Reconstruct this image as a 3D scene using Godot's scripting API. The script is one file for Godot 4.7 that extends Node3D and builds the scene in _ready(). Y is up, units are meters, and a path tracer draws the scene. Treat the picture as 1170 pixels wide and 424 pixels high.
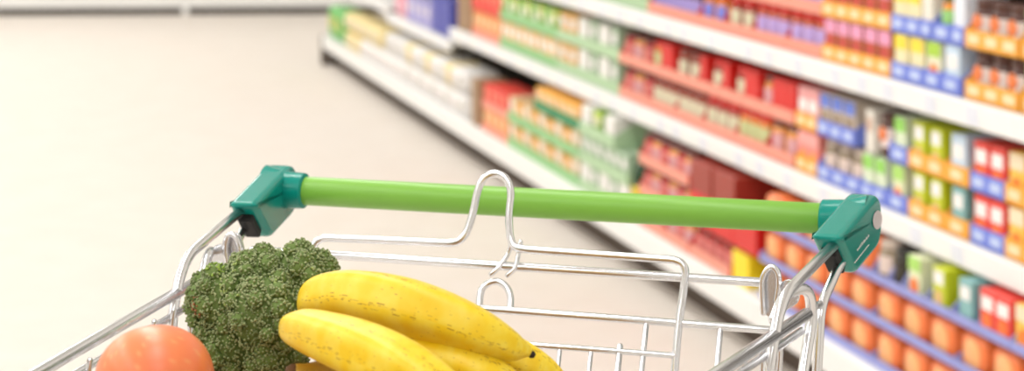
extends Node3D
# A supermarket aisle: a shopping cart with produce in front, shelving with groceries behind it.

const CAM_H := 1.35
const AISLE_TURN := -76.08          # degrees: local x runs along the shelving towards the viewer, z into the aisle
const TIER := 0.105
const SHELF_UP := 0.807             # top faces of the shelves that carry goods
const SHELF_MID := 0.516
const SHELF_BASE := 0.175

var rng := RandomNumberGenerator.new()
var mats := {}
var meshes := {}
var names := {}
var protos := {}
var placed: Array = []
var aisle: Basis

# ---------------------------------------------------------------- helpers
func mat(c: Color, rough := 0.5, metal := 0.0, coat := 0.0) -> StandardMaterial3D:
	var key := "%s/%.2f/%.2f/%.2f" % [c.to_html(), rough, metal, coat]
	if not mats.has(key):
		var m := StandardMaterial3D.new()
		m.albedo_color = c
		m.roughness = rough
		m.metallic = metal
		if coat > 0.0:
			m.clearcoat_enabled = true
			m.clearcoat = coat
			m.clearcoat_roughness = 0.08
		mats[key] = m
	return mats[key]

func numbered(called: String) -> String:
	names[called] = names.get(called, -1) + 1
	return called if names[called] == 0 else "%s_%03d" % [called, names[called]]

func tag(o: Node, label: String, category: String, group := "", kind := "") -> void:
	if label: o.set_meta("label", label)
	if category: o.set_meta("category", category)
	if group: o.set_meta("group", group)
	if kind: o.set_meta("kind", kind)

func thing(called: String, label: String, category: String, at := Transform3D(), group := "") -> Node3D:
	var o := Node3D.new()
	o.name = numbered(called)
	add_child(o)
	o.transform = at
	tag(o, label, category, group)
	return o

func part(called: String, mesh: Mesh, m: Material, parent: Node, xf := Transform3D()) -> MeshInstance3D:
	var o := MeshInstance3D.new()
	o.name = called
	o.mesh = mesh
	o.material_override = m
	o.transform = xf
	parent.add_child(o, true)
	return o

func structure(called: String, mesh: Mesh, m: Material, xf := Transform3D()) -> MeshInstance3D:
	var o := part(called, mesh, m, self, xf)
	o.set_meta("kind", "structure")
	return o

func at(x: float, y: float, z: float) -> Transform3D:
	return Transform3D(Basis(), Vector3(x, y, z))

# a point of the aisle: t metres down the aisle from the viewer, d metres to the right of the viewer
func shelf_xf(t: float, y: float, d: float, turn := 0.0) -> Transform3D:
	return Transform3D(aisle * Basis(Vector3.UP, turn), aisle * Vector3(-t, y, -d))

# one triangle, wound so that its front is the side its normals point to
func tri(st: SurfaceTool, p: Array, n: Array) -> void:
	var turned: bool = (p[1] - p[0]).cross(p[2] - p[0]).dot(n[0] + n[1] + n[2]) > 0.0
	for i in ([0, 2, 1] if turned else [0, 1, 2]):
		st.set_normal(n[i])
		st.add_vertex(p[i])

func quad(st: SurfaceTool, a: Vector3, b: Vector3, c: Vector3, d: Vector3, n: Vector3) -> void:
	tri(st, [a, b, c], [n, n, n])
	tri(st, [a, c, d], [n, n, n])

# box with chamfered edges; centre of its base at the origin
func box(sx: float, sy: float, sz: float, bevel := 0.002) -> ArrayMesh:
	var key := "box %.4f %.4f %.4f %.4f" % [sx, sy, sz, bevel]
	if meshes.has(key): return meshes[key]
	var st := SurfaceTool.new()
	st.begin(Mesh.PRIMITIVE_TRIANGLES)
	var h := Vector3(sx, sy, sz) / 2.0
	var b := minf(bevel, minf(h.x, minf(h.y, h.z)) * 0.9)
	var mid := Vector3(0, h.y, 0)
	for ax in 3:
		var u := (ax + 1) % 3
		var v := (ax + 2) % 3
		for s in [-1.0, 1.0]:
			var n := Vector3.ZERO
			n[ax] = s
			var c: Array = []
			for k in [[-1, -1], [1, -1], [1, 1], [-1, 1]]:
				var p := Vector3.ZERO
				p[ax] = s * h[ax]
				p[u] = k[0] * (h[u] - b)
				p[v] = k[1] * (h[v] - b)
				c.append(p + mid)
			quad(st, c[0], c[1], c[2], c[3], n)
		for s1 in [-1.0, 1.0]:                      # edges along ax
			for s2 in [-1.0, 1.0]:
				var n := Vector3.ZERO
				n[u] = s1
				n[v] = s2
				var c: Array = []
				for k in [[-1, 0], [1, 0], [1, 1], [-1, 1]]:
					var p := Vector3.ZERO
					p[ax] = k[0] * (h[ax] - b)
					p[u] = s1 * (h[u] - (b if k[1] == 1 else 0.0))
					p[v] = s2 * (h[v] - (0.0 if k[1] == 1 else b))
					c.append(p + mid)
				quad(st, c[0], c[1], c[2], c[3], n.normalized())
	for x in [-1.0, 1.0]:
		for y in [-1.0, 1.0]:
			for z in [-1.0, 1.0]:
				var n := Vector3(x, y, z).normalized()
				var c: Array = []
				for k in 3:
					var p := Vector3(x * (h.x - b), y * (h.y - b), z * (h.z - b))
					p[k] += Vector3(x, y, z)[k] * b
					c.append(p + mid)
				tri(st, c, [n, n, n])
	meshes[key] = st.commit()
	return meshes[key]

# surface of revolution about y; profile of (radius, y)
func lathe(profile: Array, seg := 20, from := 0.0, to := TAU) -> ArrayMesh:
	var key := "lathe %s %d %.2f %.2f" % [profile, seg, from, to]
	if meshes.has(key): return meshes[key]
	var st := SurfaceTool.new()
	st.begin(Mesh.PRIMITIVE_TRIANGLES)
	var flat: Array = []
	for i in profile.size() - 1:
		var d: Vector2 = profile[i + 1] - profile[i]
		flat.append(Vector2(d.y, -d.x).normalized())
	for i in profile.size() - 1:
		var n0: Vector2 = flat[i]
		var n1: Vector2 = flat[i]
		if i > 0 and flat[i].dot(flat[i - 1]) > 0.7: n0 = (flat[i] + flat[i - 1]).normalized()
		if i < flat.size() - 1 and flat[i].dot(flat[i + 1]) > 0.7: n1 = (flat[i] + flat[i + 1]).normalized()
		var a: Vector2 = profile[i]
		var b: Vector2 = profile[i + 1]
		for k in seg:
			var q0 := lerpf(from, to, float(k) / seg)
			var q1 := lerpf(from, to, float(k + 1) / seg)
			var e0 := Vector3(cos(q0), 0, sin(q0))
			var e1 := Vector3(cos(q1), 0, sin(q1))
			var ps: Array = []
			var ns: Array = []
			for v in [[e0, a, n0], [e1, a, n0], [e1, b, n1], [e0, b, n1]]:
				ns.append(v[0] * v[2].x + Vector3.UP * v[2].y)
				ps.append(v[0] * v[1].x + Vector3.UP * v[1].y)
			if a.x > 0.0: tri(st, [ps[0], ps[1], ps[2]], [ns[0], ns[1], ns[2]])
			if b.x > 0.0: tri(st, [ps[0], ps[2], ps[3]], [ns[0], ns[2], ns[3]])
	meshes[key] = st.commit()
	return meshes[key]

# rounded corners on a polyline
func fillet(pts: Array, r: float, steps := 6) -> Array:
	var out: Array = [pts[0]]
	for i in range(1, pts.size() - 1):
		var p: Vector3 = pts[i]
		var a: Vector3 = pts[i - 1] - p
		var b: Vector3 = pts[i + 1] - p
		var ra := minf(r, a.length() * 0.48)
		var rb := minf(r, b.length() * 0.48)
		var pa := p + a.normalized() * ra
		var pb := p + b.normalized() * rb
		for k in steps + 1:
			var f := float(k) / steps
			out.append(pa.lerp(p, f).lerp(p.lerp(pb, f), f))
	out.append(pts[-1])
	return out

# smooth curve through points
func spline(pts: Array, each := 6) -> Array:
	var out: Array = []
	for i in pts.size() - 1:
		var p0: Vector3 = pts[maxi(i - 1, 0)]
		var p3: Vector3 = pts[mini(i + 2, pts.size() - 1)]
		for k in each:
			out.append(pts[i].cubic_interpolate(pts[i + 1], p0, p3, float(k) / each))
	out.append(pts[-1])
	return out

# round wire along a path, with rounded ends
func wire(path: Array, r: float, seg := 12) -> ArrayMesh:
	var radii: Array = []
	for p in path: radii.append(r)
	var d0: Vector3 = (path[0] - path[1]).normalized()
	var d1: Vector3 = (path[-1] - path[-2]).normalized()
	var full: Array = [path[0] + d0 * r * 0.6] + path + [path[-1] + d1 * r * 0.6]
	return sweep(full, [r * 0.6] + radii + [r * 0.6], seg)

# swept round body with a radius at each point; bump shapes the section, uv runs (round, along)
func sweep(path: Array, radii: Array, seg := 16, bump := 0.0, corners := 5, twist := 0.0) -> ArrayMesh:
	var st := SurfaceTool.new()
	st.begin(Mesh.PRIMITIVE_TRIANGLES)
	var n := path.size()
	var tan0: Vector3 = (path[1] - path[0]).normalized()
	var ref := Vector3.UP if absf(tan0.y) < 0.9 else Vector3.RIGHT
	var side := tan0.cross(ref).normalized()
	for i in n:
		var t: Vector3 = (path[mini(i + 1, n - 1)] - path[maxi(i - 1, 0)]).normalized()
		side = (side - t * side.dot(t)).normalized()
		var up := side.cross(t).normalized()
		for k in seg + 1:
			var q := TAU * k / seg
			var rr: float = radii[i] * (1.0 + bump * cos(corners * (q + twist)))
			st.set_smooth_group(0)
			st.set_uv(Vector2(float(k) / seg, float(i) / (n - 1)))
			st.add_vertex(path[i] + (side * cos(q) + up * sin(q)) * rr)
	for i in n - 1:
		for k in seg:
			var a := i * (seg + 1) + k
			var b := a + seg + 1
			for x in [a, a + 1, b + 1, a, b + 1, b]:
				st.add_index(x)
	st.set_uv(Vector2(0.5, 0.0))
	st.add_vertex(path[0])
	st.set_uv(Vector2(0.5, 1.0))
	st.add_vertex(path[-1])
	var c0 := n * (seg + 1)
	for k in seg:
		for x in [c0, k + 1, k]: st.add_index(x)
		var a := (n - 1) * (seg + 1) + k
		for x in [c0 + 1, a, a + 1]: st.add_index(x)
	st.generate_normals()
	return st.commit()

# flat outline in the (z, y) plane, extruded along x from x0 to x1 with bevelled rims
func plate(outline: PackedVector2Array, x0: float, x1: float, b := 0.003) -> ArrayMesh:
	var st := SurfaceTool.new()
	st.begin(Mesh.PRIMITIVE_TRIANGLES)
	var n := outline.size()
	var nor: Array = []
	var area := 0.0
	for i in n:
		area += outline[i].cross(outline[(i + 1) % n])
	var sgn := signf(area)
	for i in n:
		var d := (outline[(i + 1) % n] - outline[(i + n - 1) % n]).normalized()
		nor.append(Vector2(d.y, -d.x) * sgn)
	var rings: Array = []                              # x, inset, how far the normal tilts to the face
	for k in 5:
		var a := PI / 2 * k / 4
		rings.append([x0 + b * (1.0 - sin(a)), b * (1.0 - cos(a)), -sin(a)])
	rings.reverse()
	for k in 5:
		var a := PI / 2 * k / 4
		rings.append([x1 - b * (1.0 - sin(a)), b * (1.0 - cos(a)), sin(a)])
	for j in rings.size() - 1:
		for i in n:
			var i2 := (i + 1) % n
			var ps: Array = []
			var ns: Array = []
			for v in [[i, j], [i2, j], [i2, j + 1], [i, j + 1]]:
				var nn: Vector2 = nor[v[0]]
				var rim: Array = rings[v[1]]
				var p: Vector2 = outline[v[0]] - nn * float(rim[1])
				var c := sqrt(maxf(0.0, 1.0 - rim[2] * rim[2]))
				ns.append(Vector3(rim[2], nn.y * c, nn.x * c).normalized())
				ps.append(Vector3(rim[0], p.y, p.x))
			tri(st, [ps[0], ps[1], ps[2]], [ns[0], ns[1], ns[2]])
			tri(st, [ps[0], ps[2], ps[3]], [ns[0], ns[2], ns[3]])
	var inner := PackedVector2Array()
	for i in n: inner.append(outline[i] - nor[i] * b)
	var cut := Geometry2D.triangulate_polygon(inner)
	if cut.is_empty():                                # a convex outline may also be cut as a fan
		for i in range(1, n - 1): cut.append_array([0, i, i + 1])
	for x in [x0, x1]:
		var nn := Vector3(-1 if x == x0 else 1, 0, 0)
		for i in range(0, cut.size(), 3):
			var ps: Array = []
			for k in 3: ps.append(Vector3(x, inner[cut[i + k]].y, inner[cut[i + k]].x))
			tri(st, ps, [nn, nn, nn])
	return st.commit()

func round_outline(pts: Array, radii: Array, steps := 6) -> PackedVector2Array:
	var out := PackedVector2Array()
	var n := pts.size()
	for i in n:
		var p: Vector2 = pts[i]
		var a: Vector2 = pts[(i + n - 1) % n] - p
		var b: Vector2 = pts[(i + 1) % n] - p
		var ra := minf(radii[i], a.length() * 0.49)
		var rb := minf(radii[i], b.length() * 0.49)
		var pa := p + a.normalized() * ra
		var pb := p + b.normalized() * rb
		for k in steps + 1:
			var f := float(k) / steps
			out.append(pa.lerp(p, f).lerp(p.lerp(pb, f), f))
	return out

# soft pillow; centre of its base at the origin
func pillow(sx: float, sy: float, sz: float, power := 0.45, crimp := 0.0) -> ArrayMesh:
	var key := "pillow %.3f %.3f %.3f %.2f %.2f" % [sx, sy, sz, power, crimp]
	if meshes.has(key): return meshes[key]
	var st := SurfaceTool.new()
	st.begin(Mesh.PRIMITIVE_TRIANGLES)
	var nu := 16
	var nv := 9
	for j in nv + 1:
		var v := -PI / 2 + PI * j / nv
		for i in nu + 1:
			var u := TAU * i / nu
			var cu := signf(cos(u)) * pow(absf(cos(u)), power)
			var su := signf(sin(u)) * pow(absf(sin(u)), power)
			var cv := pow(maxf(cos(v), 0.0), power)
			var sv := signf(sin(v)) * pow(absf(sin(v)), power)
			var z := su * cv * sz / 2 * (1.0 - crimp * absf(sv) ** 3)
			st.set_smooth_group(0)
			st.add_vertex(Vector3(cu * cv * sx / 2 if absf(sv) < 0.999 else 0.0, (sv + 1) * sy / 2, z))
	for j in nv:
		for i in nu:
			var a := j * (nu + 1) + i
			var b := a + nu + 1
			for x in [a, b + 1, a + 1, a, b, b + 1]: st.add_index(x)
	st.generate_normals()
	meshes[key] = st.commit()
	return meshes[key]

# ---------------------------------------------------------------- scene
func _ready() -> void:
	rng.seed = 7
	aisle = Basis(Vector3.UP, deg_to_rad(AISLE_TURN))
	camera_and_air()
	lights()
	room()
	shelving()
	far_shelving()
	groceries()
	shopping_cart()
	produce()

func camera_and_air() -> void:
	var cam := Camera3D.new()
	cam.name = "camera"
	cam.position = Vector3(0, CAM_H, 0)
	cam.projection = Camera3D.PROJECTION_FRUSTUM      # a level camera with the lens shifted down
	cam.near = 0.05
	cam.far = 100.0
	cam.size = 0.05 * 424.0 / 2400.0
	cam.frustum_offset = Vector2(0, -0.05 * 402.0 / 2400.0)
	add_child(cam)
	cam.current = true
	var we := WorldEnvironment.new()
	we.name = "air"
	var e := Environment.new()
	e.background_mode = Environment.BG_COLOR
	e.background_color = Color(0.9, 0.92, 0.95)
	e.tonemap_mode = Environment.TONE_MAPPER_LINEAR
	e.tonemap_exposure = 1.0
	e.sdfgi_enabled = true
	e.ssao_enabled = true
	e.ssil_enabled = true
	we.environment = e
	var attr := CameraAttributesPhysical.new()
	attr.frustum_focal_length = 50.0
	attr.exposure_aperture = 5.4
	attr.frustum_focus_distance = 1.52
	we.camera_attributes = attr
	add_child(we)

func lights() -> void:
	var k := 0
	for d in [-6.2, -3.1, 0.1]:
		for j in 9:
			var t := -2.5 + 3.05 * j
			var f := thing("ceiling_light", "long white ceiling luminaire over the aisles", "ceiling light", shelf_xf(t, 4.56, d), "ceiling luminaires")
			part("housing", box(2.6, 0.14, 0.42, 0.01), mat(Color(0.93, 0.93, 0.92), 0.5), f)
			var glow := StandardMaterial3D.new()
			glow.albedo_color = Color(1, 1, 1)
			glow.emission_enabled = true
			glow.emission = Color(1.0, 0.995, 0.985)
			glow.emission_energy_multiplier = 2.0
			part("diffuser", box(2.5, 0.02, 0.34, 0.004), glow, f, at(0, -0.015, 0))
			var l := AreaLight3D.new()
			l.name = "tube_light_%03d" % k
			l.area_size = Vector2(2.4, 0.32)
			l.light_color = Color(1.0, 0.995, 0.985)
			l.light_energy = 3.85
			l.shadow_enabled = true
			l.transform = Transform3D(Basis(Vector3.RIGHT, -PI / 2), Vector3(0, -0.03, 0))
			f.add_child(l)
			k += 1

func noise_tex(a: Color, b: Color, freq: float, seed_: int, size := 512) -> NoiseTexture2D:
	var n := FastNoiseLite.new()
	n.seed = seed_
	n.frequency = freq
	n.fractal_octaves = 4
	var g := Gradient.new()
	g.set_color(0, a)
	g.set_color(1, b)
	var t := NoiseTexture2D.new()
	t.width = size
	t.height = size
	t.seamless = true
	t.noise = n
	t.color_ramp = g
	return t

func room() -> void:
	var fm := StandardMaterial3D.new()
	fm.albedo_texture = noise_tex(Color(0.87, 0.835, 0.797), Color(0.885, 0.855, 0.822), 0.02, 3)
	fm.uv1_triplanar = true
	fm.uv1_world_triplanar = true
	fm.uv1_scale = Vector3(0.4, 0.4, 0.4)
	fm.roughness = 0.75
	structure("floor", box(31.0, 0.2, 13.0, 0.0), fm, shelf_xf(9.5, -0.2, -3.0))
	var wm := mat(Color(0.93, 0.92, 0.9), 0.7)
	structure("ceiling", box(31.0, 0.2, 13.0, 0.0), mat(Color(0.95, 0.95, 0.94), 0.8), shelf_xf(9.5, 4.7, -3.0))
	structure("wall_right", box(31.0, 4.7, 0.2, 0.0), wm, shelf_xf(9.5, 0, 3.5))
	structure("wall_left", box(31.0, 4.7, 0.2, 0.0), wm, shelf_xf(9.5, 0, -9.5))
	structure("wall_back", box(0.2, 4.7, 12.8, 0.0), wm, shelf_xf(24.9, 0, -3.0))
	structure("wall_front", box(0.2, 4.7, 12.8, 0.0), wm, shelf_xf(-5.9, 0, -3.0))

# ---------------------------------------------------------------- shelving
func shelf_board(parent: Node, len_: float, y_top: float, z_front: float, depth: float, tags: Array) -> void:
	var white := mat(Color(0.95, 0.95, 0.945), 0.35)
	var s := part("shelf", box(len_ - 0.004, 0.028, depth - 0.012, 0.002), white, parent, at(0, y_top - 0.03, z_front - depth / 2 - 0.006))
	var rail := part("price_rail", box(len_ - 0.002, 0.051, 0.009, 0.002), mat(Color(0.965, 0.965, 0.96), 0.3), s, Transform3D(Basis(Vector3.RIGHT, 0.08), Vector3(0, -0.021, depth / 2 + 0.004)))
	for u in tags:
		part("price_tag", box(0.055, 0.036, 0.0015, 0.0003), mat(Color(0.9, 0.915, 0.96), 0.4), s, Transform3D(Basis(Vector3.RIGHT, 0.08), Vector3(u, -0.0135, depth / 2 + 0.0099)))

func shelving() -> void:
	# far end first: t of both ends, and the heights of the lower shelves
	var bays := [[12.15, 10.35, 0.5, 0.80], [10.35, 8.87, 0.456, 0.80], [8.87, 7.58, SHELF_MID, SHELF_UP], [7.58, 6.29, SHELF_MID, SHELF_UP], [6.29, 5.0, SHELF_MID, SHELF_UP], [5.0, 3.71, SHELF_MID, SHELF_UP], [3.71, 2.42, SHELF_MID, SHELF_UP]]
	var said := ["last bay at the far end of the shelving run", "bay of white packs before the far end of the run", "bay next to the white packs, with brown and red packs", "bay of green trays in the middle of the run", "bay of pink trays with red-lidded jars", "bay of blue and orange trays at the right", "nearest bay, cut off by the right edge"]
	var white := mat(Color(0.95, 0.95, 0.945), 0.35)
	for i in bays.size():
		var b: Array = bays[i]
		var len_: float = b[0] - b[1]
		var o := thing("shelving_bay", "white metal shelving, " + said[i], "shelving", shelf_xf((b[0] + b[1]) / 2, 0, 0), "bays of the right-hand shelving")
		part("back_panel", box(len_ - 0.002, 1.78, 0.02, 0.001), mat(Color(0.36, 0.33, 0.3), 0.8), o, at(0, 0.1, -2.40))
		for s in [-1, 1]:
			part("upright", box(0.03, 1.9, 0.05, 0.003), mat(Color(0.8, 0.8, 0.79), 0.4), o, at(s * (len_ / 2 - 0.016), 0, -2.365))
		part("kick_plate", box(len_ - 0.002, 0.1, 0.02, 0.001), mat(Color(0.27, 0.21, 0.16), 0.6), o, at(0, 0, -1.966))
		part("base_shelf", box(len_ - 0.003, 0.075, 0.5, 0.005), white, o, at(0, 0.1, -1.872 - 0.25))
		if i == 0:
			part("end_panel", box(0.02, 0.175, 0.52, 0.003), mat(Color(0.4, 0.36, 0.33), 0.5), o, at(-len_ / 2 - 0.011, 0, -2.125))
		var tags: Array = []
		var u := -len_ / 2 + 0.1
		while u < len_ / 2 - 0.05:
			tags.append(u)
			u += rng.randf_range(0.14, 0.3)
		var tags2: Array = []
		for q in tags: tags2.append(clampf(q + 0.07, -len_ / 2 + 0.03, len_ / 2 - 0.03))
		shelf_board(o, len_, b[2], -1.924, 0.44, tags)
		shelf_board(o, len_, b[3], -1.924, 0.44, tags2)
		shelf_board(o, len_, 1.13, -1.954, 0.41, [])
		shelf_board(o, len_, 1.48, -1.984, 0.38, [])

func far_shelving() -> void:
	var turn := -atan(0.07)
	var dir := Vector3(1, 0, -0.07).normalized()
	var c0 := Vector3(-2.457, 0, -15.64)
	for i in 5:
		var c: Vector3 = c0 + dir * ((i - 2.5) * 1.5)
		var o := thing("shelving_bay", ["white shelving across the far end, out of view to the left", "white shelving across the far end, leftmost in view", "white shelving across the far end, left of the white leg", "white shelving across the far end, right of the white leg", "white shelving across the far end, behind the long shelving run"][i], "shelving", Transform3D(Basis(Vector3.UP, -turn), c), "bays across the far end")
		var white := mat(Color(0.95, 0.95, 0.945), 0.35)
		part("base_shelf", box(1.497, 0.14, 0.5, 0.004), white, o, at(0, 0.055, -0.25))
		part("kick_plate", box(1.497, 0.055, 0.02, 0.001), mat(Color(0.2, 0.16, 0.13), 0.6), o, at(0, 0, -0.05))
		part("leg", box(0.045, 0.06, 0.03, 0.003), white, o, at(-0.726, 0, 0.0))
		part("back_panel", box(1.497, 1.7, 0.02, 0.001), mat(Color(0.9, 0.89, 0.87), 0.7), o, at(0, 0.1, -0.5))
		for y in [0.5, 0.82, 1.14, 1.46]:
			part("shelf", box(1.495, 0.04, 0.42, 0.004), white, o, at(0, y, -0.27))

# ---------------------------------------------------------------- groceries
# Each style makes one prototype; z = 0 is its front, x runs along the shelf, base at y = 0.
func make_product(s: Dictionary) -> Node3D:
	var o := Node3D.new()
	var body: Color = s.body
	match s.kind:
		"jar":
			var r: float = s.get("r", 0.034)
			var h: float = s.get("h", 0.097)
			var cz := -r - 0.002
			var neck := h - 0.016
			part("glass", lathe([Vector2(0, 0), Vector2(r * 0.86, 0), Vector2(r * 0.97, 0.004), Vector2(r, 0.012), Vector2(r, neck - 0.016), Vector2(r * 0.95, neck - 0.007), Vector2(r * 0.8, neck), Vector2(0, neck)]), mat(body, 0.12), o, at(0, 0, cz))
			part("lid", lathe([Vector2(0, neck - 0.001), Vector2(r * 0.88, neck - 0.001), Vector2(r * 0.9, neck + 0.002), Vector2(r * 0.9, h - 0.002), Vector2(r * 0.84, h), Vector2(0, h)]), mat(s.lid, 0.3), o, at(0, 0, cz))
			if s.has("label"):
				part("paper_label", lathe([Vector2(r, 0.022), Vector2(r + 0.0006, 0.0221), Vector2(r + 0.0006, neck - 0.0165), Vector2(r, neck - 0.0164)], 10, PI / 2 - 1.0, PI / 2 + 1.0), mat(s.label, 0.5), o, at(0, 0, cz))
			if s.has("disc"):
				part("printed_roundel", lathe([Vector2(0, 0), Vector2(r * 0.5, 0), Vector2(r * 0.5, 0.005), Vector2(0, 0.0065)], 16), mat(s.disc, 0.5), o, Transform3D(Basis(Vector3.RIGHT, PI / 2), Vector3(0, h * 0.53, -0.0062)))
		"carton":
			var w: float = s.get("w", 0.066)
			var h: float = s.get("h", 0.098)
			var dp: float = s.get("d", 0.13)
			part("box_body", box(w, h, dp, 0.002), mat(body, 0.45), o, at(0, 0, -dp / 2))
			if s.has("top"):
				part("printed_band", box(w * 0.985, h * 0.32, 0.001, 0.0003), mat(s.top, 0.45), o, at(0, h * 0.66, 0.0004))
			if s.has("panel"):
				part("printed_panel", box(w * 0.74, h * 0.3, 0.001, 0.0003), mat(s.panel, 0.45), o, at(0, h * s.get("panel_y", 0.5), 0.0008))
			if s.has("disc"):
				part("printed_roundel", lathe([Vector2(0, 0), Vector2(w * 0.33, 0), Vector2(w * 0.33, 0.001), Vector2(0, 0.0011)], 16), mat(s.disc, 0.45), o, Transform3D(Basis(Vector3.RIGHT, PI / 2), Vector3(0, h * s.get("disc_y", 0.3), 0.0008)))
		"pouch":
			var w: float = s.get("w", 0.112)
			var h: float = s.get("h", 0.088)
			var dp: float = s.get("d", 0.08)
			part("bag", pillow(w, h, dp, 0.36, 0.15), mat(body, 0.35), o, at(0, 0, -dp / 2))
			part("printed_roundel", lathe([Vector2(0, 0), Vector2(h * 0.41, 0), Vector2(h * 0.4, 0.0008), Vector2(0, 0.0014)], 18), mat(s.disc, 0.4), o, Transform3D(Basis(Vector3.RIGHT, PI / 2), Vector3(0, h * 0.48, -0.0015)))
		"pack":
			var w: float = s.get("w", 0.13)
			var h: float = s.get("h", 0.098)
			var dp: float = s.get("d", 0.16)
			part("wrapper", pillow(w, h, dp, 0.3, 0.1), mat(body, 0.4), o, at(0, 0, -dp / 2))
			if s.has("panel"):
				part("printed_panel", box(w * 0.5, h * 0.4, 0.002, 0.0005), mat(s.panel, 0.45), o, at(0, h * 0.32, 0.0005))
		"bottle":
			var r: float = s.get("r", 0.036)
			var h: float = s.get("h", 0.25)
			part("glass", lathe([Vector2(0, 0), Vector2(r * 0.9, 0), Vector2(r, 0.006), Vector2(r, h * 0.58), Vector2(r * 0.8, h * 0.68), Vector2(r * 0.42, h * 0.78), Vector2(r * 0.36, h * 0.92), Vector2(0, h * 0.92)]), mat(body, 0.12), o, at(0, 0, -r))
			part("cap", lathe([Vector2(0, h * 0.9), Vector2(r * 0.45, h * 0.9), Vector2(r * 0.45, h - 0.002), Vector2(r * 0.4, h), Vector2(0, h)]), mat(s.lid, 0.35), o, at(0, 0, -r))
			part("paper_label", lathe([Vector2(r, h * 0.15), Vector2(r + 0.0006, h * 0.1505), Vector2(r + 0.0006, h * 0.46), Vector2(r, h * 0.4605)]), mat(s.label, 0.5), o, at(0, 0, -r))
	return o

const NAME_OF := {"jar": ["jar", "jar"], "carton": ["carton", "carton"], "pouch": ["pouch", "pouch"], "pack": ["soft_pack", "pack"], "bottle": ["bottle", "bottle"]}

func put_product(style: String, s: Dictionary, xf: Transform3D, label: String) -> void:
	if not protos.has(style):
		protos[style] = make_product(s)
	var o: Node3D = protos[style].duplicate()
	o.name = numbered(NAME_OF[s.kind][0])
	add_child(o)
	o.transform = xf
	tag(o, label, NAME_OF[s.kind][1], label)
	placed.append(o)

# an open cardboard tray of that inner length, its low front lip at z = 0
func put_tray(len_: float, depth: float, lip: float, back: float, c: Color, patches: int, patch_c: Color, inner: Color, xf: Transform3D, label: String) -> void:
	var o := thing("display_tray", label, "tray", xf, label)
	placed.append(o)
	var m := mat(c, 0.55)
	var mi := mat(inner, 0.55)
	part("front_lip", box(len_, lip, 0.0025, 0.0006), m, o, at(0, 0, -0.00125))
	part("bottom", box(len_ - 0.005, 0.0025, depth - 0.005, 0.0005), m, o, at(0, 0, -depth / 2))
	part("rear_wall", box(len_, back, 0.0025, 0.0006), mi, o, at(0, 0, -depth + 0.00125))
	for sd in [-1, 1]:
		var pts := PackedVector2Array([Vector2(-0.003, 0), Vector2(-0.003, lip), Vector2(-depth * 0.45, back), Vector2(-depth + 0.003, back), Vector2(-depth + 0.003, 0)])
		part("side_wall", plate(pts, -0.00125, 0.00125, 0.0004), mi, o, at(sd * (len_ / 2 - 0.00125), 0, 0))
	for k in patches:
		var x := (k + 0.5) / patches * len_ - len_ / 2
		part("printed_patch", box(minf(0.05, len_ / patches * 0.62), lip * 0.5, 0.001, 0.0003), mat(patch_c, 0.5), o, at(x, lip * 0.25, 0.0004))

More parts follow.
